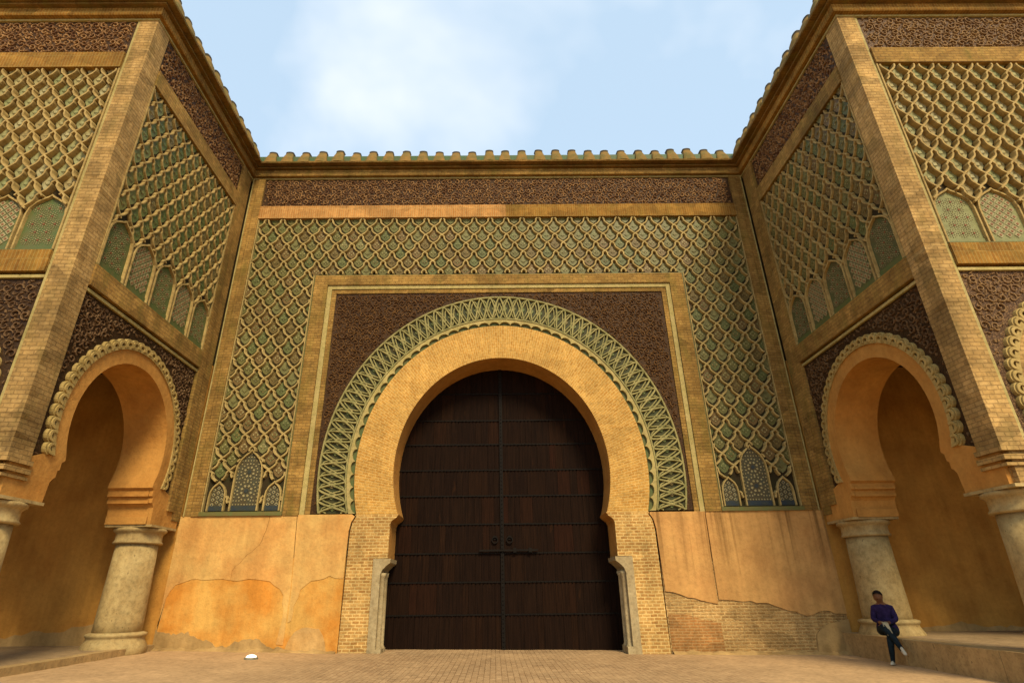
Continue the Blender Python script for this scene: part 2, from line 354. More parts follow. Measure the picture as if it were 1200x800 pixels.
def ring(mb, fr, A, r0, r1, d0, d1, n=72, mi=0, mi_in=None, zs=None):
    p0, p1 = A.line(r0, n, zs), A.line(r1, n, zs); L = A.length((r0+r1)/2)/2
    vs = []
    for i in range(n+1):
        vs += [fr.P(*p0[i], d0), fr.P(*p0[i], d1), fr.P(*p1[i], d1), fr.P(*p1[i], d0)]
    fs, uv = [], []
    o = len(mb.v)
    for i in range(n):
        a, b = 4*i, 4*i+4; va, vb = (-1+2*i/n)*L, (-1+2*(i+1)/n)*L
        mb.add([], [], 0)
        fs.append([a+1, b+1, b+2, a+2]); uv.append([(r0, va), (r0, vb), (r1, vb), (r1, va)])
        fs.append([a+2, b+2, b+3, a+3]); uv.append(None)
        fs.append([a+3, b+3, b, a]); uv.append(None)
    fs += [[0, 1, 2, 3], [4*n, 4*n+1, 4*n+2, 4*n+3]]; uv += [None, None]
    mb.add(vs, fs, mi, uv)
    mb.f += [[o+4*i, o+4*i+4, o+4*i+5, o+4*i+1] for i in range(n)]; mb.m += [mi if mi_in is None else mi_in]*n

# ---- sebka lattice
HALF = [(0, 0), (.20, .10), (.42, .23), (.60, .38), (.71, .53), (.73, .64), (.70, .72), (.78, .82), (.90, .91), (1, 1)]
def lattice(fr, cw, ch, a0, z0, na, nz, inside, d0, d1, wb, wt):
    """two families of scalloped ribs, cut to the panel; one family sits a hair proud of the other"""
    mb = MB(); lrn = random.Random(9)
    for sg in (1, -1):
        for i in range(-nz-2, na+nz+2):
            pts = []
            for kz in range(nz):
                for (fx, fz) in HALF[:-1]:
                    pts.append((a0+i*cw+sg*(kz+fx)*cw/2+lrn.uniform(-.008, .008), z0+(kz+fz)*ch/2+lrn.uniform(-.008, .008)))
            run = []
            for p in pts+[None]:
                if p and inside(*p): run.append(p)
                else:
                    if len(run) > 2: mb.rib(fr, run, wb, wt, d0, d1+(0.004 if sg > 0 else 0))
                    run = []
    return mb
def cells(cw, ch, a0, z0, na, nz, inside, k=.3):
    for kz in range(-1, nz+1):
        for i in range(-1, na+1):
            a = a0+i*cw+(cw/2 if kz % 2 else 0); z = z0+(kz+1)*ch/2
            if all(inside(a+x, z+y) for x, y in ((-cw*k, 0), (cw*k, 0), (0, -ch*k), (0, ch*k))): yield a, z
def tile_mesh(fr0, cw, ch, mats):
    mb = MB(); O = Fr((0, 0), fr0.u, fr0.n)
    sh = [(0, -.40), (.18, -.29), (.32, -.12), (.36, .03), (.27, .13), (.15, .22), (0, .42), (-.15, .22), (-.27, .13), (-.36, .03), (-.32, -.12), (-.18, -.29)]
    mb.prism(O, [(x*cw*.88, y*ch*.84) for x, y in sh], -0.02, 0.025, 0)
    mb.disc(O, 0, -.03*ch, .17*cw, 0.025, 0.04, 4, 1, 0); mb.disc(O, 0, -.03*ch, .12*cw, 0.041, 0.052, 4, 0, .785)
    return mb.mesh('tile', mats)
def arabesque(fr, region, bounds, pitch, d0, h, wdt=0.03, keep=0.95, rmin=.35, rmax=.75):
    """carved foliage: a field of small curled strokes"""
    mb = MB(); a0, a1, z0, z1 = bounds; P = pitch*2.1
    nz, na = int((z1-z0)/(P*.9)), int((a1-a0)/P)
    for iz in range(nz+2):
        for ia in range(na+2):
            a = a0+(ia+.5*(iz % 2))*P+random.uniform(-.02, .02); z = z0+iz*P*.9+random.uniform(-.02, .02)
            sg = 1 if (ia+iz) % 2 else -1; t0 = random.choice((0, 1.57, 3.14, 4.71))+random.uniform(-.3, .3); n = 9; r = P*.46
            pts = [(a+r*(1-.80*i/n)*math.cos(t0+sg*6.6*i/n), z+r*(1-.80*i/n)*math.sin(t0+sg*6.6*i/n)) for i in range(n+1)]
            if all(region(*p) for p in pts): mb.rib(fr, pts, wdt, wdt*.6, d0, d0+h*random.uniform(.7, 1.2))
            for i in range(4):
                t = t0+sg*(1.1+i*1.45); q = P*random.uniform(.50, .62); c = (a+q*math.cos(t), z+q*math.sin(t)); e = (c[0]+.07*math.cos(t+sg*.9), c[1]+.07*math.sin(t+sg*.9))
                if random.random() < keep and region(*c) and region(*e): mb.rib(fr, [c, ((c[0]+e[0])/2, (c[1]+e[1])/2+.008), e], wdt*1.3, wdt*.5, d0, d0+h*random.uniform(.5, 1.1))
    return mb
def niche_outline(c, wd, z0, zs, za):
    h = wd/2
    return [(c-h, z0), (c-h, zs), (c-h*.92, zs+(za-zs)*.35), (c-h*.68, zs+(za-zs)*.62), (c-h*.36, zs+(za-zs)*.80), (c-h*.12, zs+(za-zs)*.90), (c, za),
            (c+h*.12, zs+(za-zs)*.90), (c+h*.36, zs+(za-zs)*.80), (c+h*.68, zs+(za-zs)*.62), (c+h*.92, zs+(za-zs)*.35), (c+h, zs), (c+h, z0)]
def in_poly(a, z, P):
    c = False
    for i in range(len(P)):
        (x1, y1), (x2, y2) = P[i-1], P[i]
        if (y1 > z) != (y2 > z) and a < (x2-x1)*(z-y1)/(y2-y1)+x1: c = not c
    return c
def rosette(mb, fr, a, z, r, d, pet=8, inner=2, mi=0, mi_c=1):
    mb.disc(fr, a, z, r*.22, d, d+.014, 8, mi_c)
    for i in range(pet):
        t = 2*math.pi*(i+.5)/pet
        mb.disc(fr, a+r*.52*math.cos(t), z+r*.52*math.sin(t), r*.15, d, d+.012, 4, mi, t)
    for i in range(pet*2):
        t = 2*math.pi*i/(pet*2)
        mb.disc(fr, a+r*.92*math.cos(t), z+r*.92*math.sin(t), r*.105, d, d+.012, 4, mi, t+.78)
def niche(fr, parent, c, wd, z0, zs, za, d, style, bed, base, rib_m, label=None):
    ol = niche_outline(c, wd, z0, zs, za)
    o = one('tile_niche', bed, parent, lambda m: m.prism(fr, ol, d-.03, d+.02))
    fm = MB(); fm.rib(fr, ol, .06, .042, d, d+.095); fm.build('niche_frame', rib_m, o)
    z = MB(); ok = lambda a, zz, r: all(in_poly(a+r*math.cos(q*.785), zz+r*math.sin(q*.785), ol) for q in range(8))
    dd = d+.022
    if style == 'two':
        rosette(z, fr, c, z0+.62, wd*.36, dd, 8); rosette(z, fr, c, z0+1.22, wd*.33, dd, 8)
        for i in range(9):
            for j in range(15):
                a, zz = c+(i-4)*wd*.105, z0+.2+j*.115
                if ok(a, zz, .03) and min(math.hypot(a-c, zz-z0-.62)-wd*.40, math.hypot(a-c, zz-z0-1.22)-wd*.38) > 0: z.disc(fr, a, zz, .026, dd, dd+.01, 4, 0)
    elif style == 'flower':
        p = .27
        for j in range(9):
            for i in range(-4, 5):
                a, zz = c+(i+.5*(j % 2))*p, z0+.32+j*p*.86
                if ok(a, zz, .13): rosette(z, fr, a, zz, .125, dd, 6)
    elif style == 'diamond':
        p = .21
        for j in range(16):
            for i in range(-5, 6):
                a, zz = c+(i+.5*(j % 2))*p, z0+.26+j*p*.5
                if ok(a, zz, .07): z.disc(fr, a, zz, .085, dd, dd+.012, 4, 0); z.disc(fr, a, zz, .035, dd+.012, dd+.02, 4, 1)
    else:
        for j in range(6):
            for i in (-1, 0, 1):
                a, zz = c+i*wd*.27, z0+.2+j*.15+(.07 if i == 0 else 0)
                if ok(a, zz, .06): z.disc(fr, a, zz, .062, dd, dd+.012, 4, 0); z.disc(fr, a, zz, .028, dd+.012, dd+.02, 4, 1)
    z.build('zellij', ['zellij_white', 'zellij_red' if style in ('flower', 'diamond') else 'zellij_blue'], o, kind='stuff')
    one('base_tile', base, o, lambda m: m.box(fr, c-wd/2+.02, c+wd/2-.02, z0+.01, z0+.16, d+.015, d+.04))
    return o

def sweep(mb, path, prof, emit, mi=0):
    """profile (q out, z) swept along a plan path with mitred corners; out is to the right of travel"""
    n = len(path); offs = []
    for i in range(n):
        def nrm(p, q):
            x, y = q[0]-p[0], q[1]-p[1]; L = math.hypot(x, y); return (y/L, -x/L)
        if i == 0: N = nrm(path[0], path[1])
        elif i == n-1: N = nrm(path[-2], path[-1])
        else:
            a, b = nrm(path[i-1], path[i]), nrm(path[i], path[i+1]); s = 1+a[0]*b[0]+a[1]*b[1]; N = ((a[0]+b[0])/s, (a[1]+b[1])/s)
        offs.append(N)
    k = len(prof)
    for i in emit:
        vs = []
        for j in (i, i+1): vs += [(path[j][0]+offs[j][0]*q, path[j][1]+offs[j][1]*q, z) for q, z in prof]
        mb.add(vs, [[a, (a+1) % k, k+(a+1) % k, k+a] for a in range(k)]+[list(range(k)), list(range(k, 2*k))], mi)

# levels shared by the whole gate (metres)
ZD, ZB0, ZB1, ZL0, ZL1, ZF1 = 3.84, 8.38, 9.05, 15.08, 15.66, 17.02
ZCOR = 17.55
COR_LOW = [(-.1, ZF1+.09), (.13, ZF1+.09), (.15, ZF1+.13), (.15, ZF1+.36), (.12, ZF1+.38), (-.1, ZF1+.38)]
COR_MID = [(-.1, ZF1+.384), (.26, ZF1+.384), (.27, ZF1+.44), (-.1, ZF1+.44)]
COR_TOP = [(-.1, ZF1+.474), (.46, ZF1+.484), (.47, ZF1+.55), (-.1, ZF1+.55)]
FILLET = [(-.1, ZF1), (.02, ZF1), (.02, ZF1+.07), (-.1, ZF1+.07)]
COPING = [(-.55, ZF1+.552), (.33, ZF1+.552), (.30, ZF1+.62), (.215, ZF1+1.02), (-.55, ZF1+1.22)]
def eave_mesh(fr0):
    """one half-round cover tile of the eave: tapers upward, leans back, dark mouth on top"""
    O = Fr((0, 0), fr0.u, fr0.n); m = MB(); seg = 8; vs = []
    for (z, wd, dp, d) in ((0, .265, .13, .35), (.30, .215, .12, .29), (.60, .16, .11, .16), (.70, .175, .14, .12)):
        for i in range(seg+1):
            t = math.pi*i/seg; vs.append(O.P(wd*math.cos(t), z, d+dp*math.sin(t)**.6 if 0 < i < seg else d-.12))
    n = seg+1
    for k in range(3): m.add([], [])
    m.add(vs, [[k*n+i, k*n+i+1, (k+1)*n+i+1, (k+1)*n+i] for k in range(2) for i in range(seg)]+[list(range(n))], 0)
    o = 0
    m.f += [[2*n+i, 2*n+i+1, 3*n+i+1, 3*n+i] for i in range(seg)]+[list(range(3*n, 4*n))]; m.m += [1]*(seg+1)
    return m.mesh('cover_tile', ['eave_tile', 'dark_cap'])
def eaves(fr, parent, a0, a1, n):
    me = eave_mesh(fr)
    for i in range(n):
        a = a0+(a1-a0)*(i+.5)/n+random.uniform(-.02, .02); x, y, _ = fr.P(a, 0, 0)
        place(me, 'cover_tile', parent, Matrix.Translation((x, y, ZF1+.552+random.uniform(-.03, .02))) @ Matrix.Rotation(random.uniform(-.09, .09), 4, 'Z') @ Matrix.Diagonal((1, 1, random.uniform(.92, 1.06), 1)))
PATH_W = [(-HW, -2), (-HW, 0), (HW, 0), (HW, -2)]
def cornice(parent, path, emit, band='pilaster_brick'):
    m = MB(); sweep(m, path, FILLET, emit); m.build('top_fillet', 'fillet_stone', parent)
    m = MB(); sweep(m, path, COR_LOW, emit); m.build('cornice_band', band, parent)
    m = MB(); sweep(m, path, COR_MID, emit); m.build('cornice_fillet', 'cornice_brick', parent)
    m = MB(); sweep(m, path, COR_TOP, emit); m.build('eave_shelf', 'cornice_brick', parent)
    m = MB(); sweep(m, path, COPING, emit); return m.build('green_coping', 'roof_green', parent)

# ------------------------------------------------------------------ ground
def gz(x, y):
    x = max(-13, min(13, x)); return -0.0125*x+(0.05 if x < -9 else 0.05*max(0, (-x-5)/4))
def ground():
    m = MB(); xs = [-900, -200, -60, -25]+[-16+i*.5 for i in range(65)]+[25, 60, 200, 900]; ys = [-900, -300, -80, -30]+[-20+i*.5 for i in range(44)]+[4, 30, 300, 900]
    rr = random.Random(3); nx = len(xs)
    vs = [(x, y, gz(x, y)+(rr.uniform(-.008, .008) if abs(x) < 16 else 0)) for y in ys for x in xs]
    m.add(vs, [[j*nx+i, j*nx+i+1, (j+1)*nx+i+1, (j+1)*nx+i] for j in range(len(ys)-1) for i in range(nx-1)])
    m.build('ground', 'paving', None, True, 'structure')
ground()

# ------------------------------------------------------------------ the gate wall
gate = empty('gate_wall', (0, 0, 0), 'central brick and tile gate wall with the great horseshoe arch between the two towers', 'gate')
A = Arch(0, 5.2, .43, 3.85)
REC = -0.12                       # recessed field behind the ornament
def core(m):
    r = 4.6; arc = A.line(r, 48, 3.4)
    poly = [(-HW-1.2, -.6), (-4.2, -.6), (-4.2, 3.3)]+arc+[(4.2, 3.3), (4.2, -.6), (HW+1.2, -.6), (HW+1.2, ZF1+.598), (-HW-1.2, ZF1+.598)]
    m.prism(GATE, poly, -1.6, REC)
one('core', 'green_bed', gate, core)
# archivolt, intrados and brick piers
def archivolt(m):
    ring(m, GATE, A, 3.92, 5.16, -1.2, 0.0, 88, 0, 1, 3.85)
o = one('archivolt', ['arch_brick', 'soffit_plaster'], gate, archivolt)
for s in (-1, 1):
    F = Fr((0, 0), (s, 0), (0, -1))
    pier = [(3.93, -.6), (4.76, -.6), (4.71, 3.35), (4.66, 3.62), (4.56, 3.78), (4.60, 3.848), (3.245, 3.848), (3.30, 3.76), (3.44, 3.66), (3.49, 3.56), (3.49, 2.57), (3.93, 2.56)]
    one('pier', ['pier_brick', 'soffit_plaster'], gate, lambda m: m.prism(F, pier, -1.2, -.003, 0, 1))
    jam = [(3.50, -.6), (3.925, -.6), (3.925, 2.555), (3.40, 2.555), (3.42, 2.45), (3.56, 2.34), (3.66, 2.22), (3.68, 2.12), (3.68, -.6)]
    jam = [(3.69, -.6), (3.925, -.6), (3.925, 2.555), (3.40, 2.555), (3.41, 2.44), (3.52, 2.36), (3.64, 2.24), (3.69, 2.10)]
    J = one('stone_jamb', 'jamb_stone', gate, lambda m: m.prism(F, jam, -1.15, .015))
    def colm(m):
        for (cx, cy, r) in ((3.655, .20, .085), (3.63, .52, .085)):
            m.lathe(s*cx, cy, [(r*1.35, -.5), (r*1.35, .16), (r, .22), (r*.98, 2.02), (r*1.25, 2.06), (r*1.4, 2.16)], 14)
    one('jamb_shaft', 'jamb_stone', J, colm, smooth=True)
    one('jamb_plinth', 'jamb_stone', J, lambda m: m.box(F, 3.53, 3.93, -.5, .14, -.75, .03))
# green interlaced ring
def ringbed(m): ring(m, GATE, A, 5.40, 6.33, -.2, -.04, 88, 0, 0, 3.9)
rg = one('arch_ring', 'ring_bed', gate, ringbed)
def ringribs(m):
    n = 30
    for ph in (0, 1):
        for side in (-1, 1):
            pts = []
            for i in range(n*7+1):
                t = side*i/(n*7)
                x = (abs(t)*n/2*2+ph) % 2; tri = x if x < 1 else 2-x
                tri = tri*tri*(3-2*tri)*.85+tri*.15
                pts.append(A.pt(5.44+.85*tri, t if t else 1e-6*side, 3.9))
            m.rib(GATE, pts, .075, .046, -.045, .04+.004*ph)
            pt2 = []
            for i in range(n*7+1):
                t = side*i/(n*7); x = (abs(t)*n+ph+.28) % 2; tri = x if x < 1 else 2-x; tri = tri*tri*(3-2*tri)
                pt2.append(A.pt(5.50+.72*tri, t if t else 1e-6*side, 3.9))
            m.rib(GATE, pt2, .05, .032, -.045, .012+.004*ph)
    m.rib(GATE, A.line(6.31, 80, 3.9), .07, .05, -.045, .043); m.rib(GATE, A.line(5.43, 80, 3.9), .06, .045, -.045, .043)
one('interlace_rib', 'ring_rib', rg, ringribs)
bm_ = MB(); O0 = Fr((0, 0), (1, 0), (0, -1)); bm_.prism(O0, [(-.19, 0), (0, -.115), (.19, 0), (0, .115)], -.02, .03, 0); bm_.disc(O0, 0, 0, .06, .03, .06, 6, 1)
boss = bm_.mesh('ring_tile', ['tile_green', 'tile_boss'])
for i in range(30):
    for side in (-1, 1):
        t = side*(i+.5)/30
        if abs(t) > .985: continue
        (a, z), (a2, z2) = A.pt(5.865, t, 3.9), A.pt(5.965, t, 3.9)
        ang = math.atan2(z2-z, a2-a)
        place(boss, 'ring_tile', rg, Matrix.Translation((a, .04, z)) @ Matrix.Rotation(-ang, 4, 'Y'))
# scalloped inner border of the ring
def scal(m):
    n = 46; tot = []
    inner = []
    for i in range(n*8+1):
        t = -1+2*i/(n*8); ph = (i % 8)/8; lob = .12*math.sin(math.pi*ph)**.5
        inner.append(A.pt(5.19+lob, t if abs(t) > 1e-9 else 1e-6, 3.88))
    outer = A.line(5.398, n*8, 3.88); N = len(inner); vs = []
    for i in range(N): vs += [GATE.P(*inner[i], -.15), GATE.P(*inner[i], .02), GATE.P(*outer[i], .02), GATE.P(*outer[i], -.15)]
    fs = []
    for i in range(N-1):
        a, b = 4*i, 4*i+4; fs += [[a, b, b+1, a+1], [a+1, b+1, b+2, a+2], [a+2, b+2, b+3, a+3]]
    m.add(vs, fs)
one('scalloped_border', 'fillet_stone', gate, scal)
one('border_bed', 'zellij_green', gate, lambda m: ring(m, GATE, A, 5.163, 5.39, -.2, -.07, 88, 0, 0, 3.88))
# dark carved spandrel
def in_spandrel(a, z):
    if abs(a) > 5.98 or z > 11.70 or z < 3.95: return False
    return A.outside(a, z, 6.40)
def spd(m):
    arc = A.line(6.30, 72, 3.9); m.prism(GATE, [(-6.04, 3.9)]+arc+[(6.04, 3.9), (6.04, 11.75), (-6.04, 11.75)], -.2, -.075)
sp = one('spandrel', 'dark_mosaic', gate, spd)
arabesque(GATE, in_spandrel, (-6, 6, 3.9, 11.8), .115, -.08, .045).build('carved_foliage', 'scroll', sp, kind='stuff')
# stepped rectangular frame round the arch
def uframe(ao, zo, ai, zi, zb): return [(-ao, zb), (-ai, zb), (-ai, zi), (ai, zi), (ai, zb), (ao, zb), (ao, zo), (-ao, zo)]
one('frame_band', 'pilaster_brick', gate, lambda m: m.prism(GATE, uframe(6.86, 12.46, 6.36, 12.06, ZD), -.2, .05))
one('inner_frame', 'fillet_stone', gate, lambda m: m.prism(GATE, uframe(6.355, 12.055, 6.20, 11.90, ZD+.003), -.2, .0))
one('inner_fillet', 'pilaster_brick', gate, lambda m: m.prism(GATE, uframe(6.195, 11.895, 6.03, 11.735, ZD+.006), -.2, -.035))
one('outer_fillet', 'green_glaze', gate, lambda m: m.prism(GATE, uframe(6.91, 12.51, 6.863, 12.463, ZD+.02), -.2, .0))
# lattice of the gate wall
CW, CH = 9.40*2/30, .785
nic = {}
for s in (-1, 1):
    nic[s] = [niche_outline(s*8.15, .92, 4.0, 5.15, 5.98), niche_outline(s*9.03, .56, 4.0, 4.45, 4.95), niche_outline(s*7.27, .56, 4.0, 4.45, 4.95)]
def in_panel(a, z):
    if not ((abs(a) < 9.385 and 12.535 < z < 15.06) or (6.93 < abs(a) < 9.385 and 4.02 < z < 15.06)): return False
    return z > 6.1 or not any(in_poly(a, z, q) for q in nic[1 if a > 0 else -1])
BED = -.095
lat = lattice(GATE, CW, CH, 0, 3.7, 30, 30, in_panel, BED-.01, .025, .085, .05).build('lattice', 'rib_stone', gate)
tm = tile_mesh(GATE, CW, CH, ['tile_dark', 'tile_boss']); rest = []
def in_bed(a, z):       # tiles may run on behind the proud frames
    if not ((abs(a) < 9.66 and 12.20 < z < 15.35) or (6.62 < abs(a) < 9.66 and 4.02 < z < 15.35)): return False
    return z > 6.3 or not any(in_poly(a, z+dz, q) for q in nic[1 if a > 0 else -1] for dz in (0, -CH*.2))
cl = sorted(((a, z) for a, z in cells(CW, CH, -15*CW, 3.7, 31, 30, in_bed, .28)), key=lambda q: q[1])
for i, (a, z) in enumerate(cl):
    if i < 300: place(tm, 'tile', lat, Matrix.Translation((a, -BED, z+CH*.02)))
    else: rest.append((a, z))
if rest:
    mb = MB()
    for a, z in rest:
        for p in tm.polygons: pass
        o = len(mb.v); mb.v += [(a+v.co.x, v.co.y-BED, z+CH*.02+v.co.z) for v in tm.vertices]
        for p in tm.polygons: mb.f.append([o+j for j in p.vertices]); mb.m.append(p.material_index)
    mb.build('upper_tiles', ['green_glaze', 'zellij_pale'], lat, kind='stuff')
one('lattice_bed', 'green_bed', lat, lambda m: m.prism(GATE, uframe(9.41, 15.075, 6.90, 12.50, 3.96), -.2, BED))
for s in (-1, 1):
    niche(GATE, gate, s*8.15, .86, 4.0, 5.12, 5.93, BED, 'two', 'zellij_grey', 'zellij_blue', 'rib_stone')
    for c in (9.03, 7.27): niche(GATE, gate, s*c, .50, 4.0, 4.42, 4.90, BED, 'small', 'zellij_grey', 'zellij_blue', 'rib_stone')
    F = Fr((0, 0), (s, 0), (0, -1))
    for a0 in (6.915, 9.395): one('panel_border', 'rib_stone', gate, lambda m: m.box(F, a0, a0+.035, 3.97, 15.07 if a0 > 9 else 12.50, -.2, .02))
    one('panel_sill', 'green_glaze', gate, lambda m: m.box(F, 6.87, 9.46, ZD+.002, 3.965, -.2, .075))
    # corner pilaster: two brick strips with a groove
    P = one('corner_pilaster', 'pilaster_brick', gate, lambda m: m.box(F, 9.433, 9.70, ZD+.001, ZF1-.002, -.2, .06))
    one('pilaster_strip', 'pilaster_brick', P, lambda m: m.box(F, 9.72, 9.90, ZD+.001, ZF1-.002, -.2, .03))
    one('pilaster_fillet', 'fillet_stone', P, lambda m: m.box(F, 9.905, 9.94, ZD+.001, ZF1-.002, -.2, .05))
# lintel and frieze
one('lintel_band', 'salmon_band', gate, lambda m: m.box(GATE, -9.43, .3, ZL0, ZL1, -.2, .062))
one('lintel_band', 'band_brick', gate, lambda m: m.box(GATE, .302, 9.43, ZL0, ZL1, -.2, .06))
fz = one('frieze', 'frieze_mosaic', gate, lambda m: m.box(GATE, -9.43, 9.43, ZL1+.002, ZF1-.002, -.2, -.03))
arabesque(GATE, lambda a, z: abs(a) < 9.38 and ZL1+.03 < z < ZF1-.03, (-9.4, 9.4, ZL1, ZF1), .125, -.035, .05, .034).build('carved_script', 'frieze_scroll', fz, kind='stuff')
cp = cornice(gate, PATH_W, [1]); eaves(GATE, cp, -9.6, 9.6, 28)

# ---- plaster dado: an older coat below, a newer coat above that has flaked away along a ragged edge
rr = random.Random(11)
def rag(pts, amp=.035, step=.16):
    o = []
    for (a, b) in zip(pts, pts[1:]):
        n = max(1, int(math.hypot(b[0]-a[0], b[1]-a[1])/step))
        for i in range(n): o.append((a[0]+(b[0]-a[0])*i/n+(rr.uniform(-amp, amp) if i else 0), a[1]+(b[1]-a[1])*i/n+rr.uniform(-amp, amp)))
    return o+[pts[-1]]
dl = one('dado', 'ochre_plaster', gate, lambda m: m.box(GATE, -HW-.02, -4.77, -.6, 2.6, -.2, .004))
dr = one('dado', 'rough_brick', gate, lambda m: m.box(GATE, 4.77, HW+.02, -.6, 2.4, -.2, -.012))
e1 = rag([(-6.53, .30), (-6.44, 1.0), (-6.50, 1.6), (-6.80, 1.87), (-7.38, 2.04), (-8.12, 2.00)])
e2 = rag([(-8.15, 2.00), (-8.6, 2.03), (-9.3, 2.0), (-9.75, 1.9), (-9.95, 1.55), (-10.02, .6)])
crack = [(-8.13, 2.0), (-8.13, 2.28), (-7.75, 2.70), (-7.43, 3.0), (-7.30, 3.4), (-7.24, ZD)]; crack = rag(crack, .018, .12)
one('plaster_coat', 'plaster', dl, lambda m: m.prism(GATE, e1+[(x+.006, z) for x, z in crack]+[(-6.405, ZD), (-6.31, 1.75), (-6.33, .28)], -.05, .02))
one('plaster_coat', 'plaster', dl, lambda m: m.prism(GATE, e2+[(-10.02, ZD)]+[(x-.006, z) for x, z in crack[::-1]], -.05, .018))
e3 = rag([(-4.78, 2.02), (-5.2, 2.06), (-5.72, 1.97), (-6.02, 1.75), (-6.16, 1.3), (-6.18, .9)])
one('plaster_coat', 'plaster', dl, lambda m: m.prism(GATE, e3+[(-6.28, .85), (-6.285, 1.75), (-6.385, ZD+.02)]+[(-4.70, ZD+.02), (-4.60, 3.79), (-4.70, 3.62), (-4.755, 3.35)], -.05, .02))
e4 = rag([(-5.0, -.3), (-5.15, .35), (-5.35, .68), (-5.7, .75), (-6.05, .62), (-6.25, .2), (-6.25, -.3)])
one('plaster_patch', 'pale_plaster', dl, lambda m: m.prism(GATE, e4, -.05, .015))
e5 = rag([(-10.05, .72), (-9.58, .58), (-9.11, .62), (-8.8, .50), (-8.28, .30), (-7.9, .24), (-7.61, .40), (-7.13, .44), (-6.8, .24), (-6.3, .18)], .045, .09)
one('plaster_patch', 'mortar', dl, lambda m: m.prism(GATE, e5+[(-6.3, -.3), (-10.05, -.3)], -.05, .03))
f1 = rag([(4.80, 1.58), (5.2, 1.5), (5.64, 1.36), (6.0, 1.28), (6.30, 1.22)])
one('plaster_coat', 'plaster_streaked', dr, lambda m: m.prism(GATE, f1+[(6.33, ZD), (4.62, ZD), (4.60, 3.79), (4.70, 3.62), (4.755, 3.35)], -.05, .02))
f2 = rag([(6.345, 1.35), (6.8, 1.30), (7.29, 1.28), (7.95, 1.17), (8.37, 1.02), (8.84, .88), (9.36, .99), (10.02, .92)], .03)
one('plaster_coat', 'plaster_streaked', dr, lambda m: m.prism(GATE, f2+[(10.02, ZD), (6.355, ZD)], -.05, .018))
f3 = rag([(4.80, .95), (5.2, .98), (5.6, .85), (6.0, .80), (6.3, .72)], .03)
one('plaster_patch', 'red_brick', dr, lambda m: m.prism(GATE, f3+[(6.31, -.3), (4.80, -.3)], -.05, .0))
f4 = rag([(9.0, .35), (9.25, .6), (9.6, .72), (10.02, .78)], .03)
one('plaster_patch', 'mortar', dr, lambda m: m.prism(GATE, f4+[(10.02, -.4), (8.9, -.4)], -.05, .04))
# rough mortar fillet where wall meets ground
for s, a0, a1 in ((-1, 4.8, 10.0), (1, 4.8, 9.9)):
    def foot(m):
        n = 40; vs = []
        for i in range(n+1):
            a = a0+(a1-a0)*i/n; x = s*a; g = gz(x, 0); h = .07+rr.uniform(-.03, .05); q = .12+rr.uniform(-.05, .12)
            vs += [(x, .05, g+h), (x, -.03, g+h*.9), (x, -.04-q*.5, g+h*.4), (x, -.05-q, g-.03)]
        m.add(vs, [[4*i+k, 4*i+k+1, 4*i+5+k, 4*i+4+k] for i in range(n) for k in range(3)])
    one('mortar_foot', 'mortar', gate, foot, smooth=True)

# ------------------------------------------------------------------ door leaves
ROWS = [.0, .96, 1.89, 2.75, 3.65, 4.56, 5.42, 6.31, 7.17, 8.16, 9.1]
def door(s, label):
    F = Fr((0, 0), (s, 0), (0, -1)); D = -1.205
    leaf = empty('door_leaf', (0, 0, 0), label, 'door', 'leaves of the great door')
    lim = lambda z: 3.72 if z < 3.9 else A.half(4.12, z)
    lr = random.Random(5+s)
    one('backing', 'iron', leaf, lambda m: m.prism(F, [(.012, -.06), (3.72, -.06), (3.72, 3.9)]+[(A.half(4.15, z), z) for z in [3.95+i*.25 for i in range(21)]]+[(.012, 9.28)], D-.14, D-.055))
    for j in range(10):
        z0, z1 = ROWS[j]+(.0 if j else -.05), ROWS[j+1]
        a = .02
        while True:
            wd = lr.choice((.19, .21, .24, .42, .62)); a1 = a+wd
            L0, L1 = lim(z0), lim(z1)
            if a > max(L0, .1)-.02: break
            b1 = min(a1, max(L0, L1))
            poly = [(a+.003, z0+.004), (min(b1, L0)-.003, z0+.004)]
            if L1 >= b1: poly += [(b1-.003, z1-.004)]
            else:
                poly += [(b1-.003, max(z0+.02, min(z1-.004, z0+(z1-z0)*(L0-b1)/max(L0-L1, .01))))]
            zt = z1-.004 if a < L1 else max(z0+.03, z0+(z1-z0)*(L0-a)/max(L0-L1, .01))
            if L1 < b1 and a < L1: poly += [(max(L1, a+.01), z1-.004)]
            poly += [(a+.003, zt)]
            dd = lr.uniform(-.008, .006)
            if poly[1][0] > poly[0][0]+.02: one('plank', 'door_wood', leaf, lambda m: m.prism(F, poly, D-.055, D+dd))
            a = a1
    for j in range(1, 10):
        z = ROWS[j]; L = lim(z)-.03
        b = one('iron_band', 'iron', leaf, lambda m: m.box(F, .03, L, z-.022, z+.022, D-.03, D+.018))
        def studs(m):
            n = int(L/.125)
            for i in range(n):
                a = .10+i*.125; m.disc(F, a, z+lr.uniform(-.006, .006), .026, D+.02, D+.05, 6, 1 if lr.random() < .0 else 0)
        one('studs', ['iron', 'brass_wear'], b, studs, kind='stuff')
    return leaf, F, D
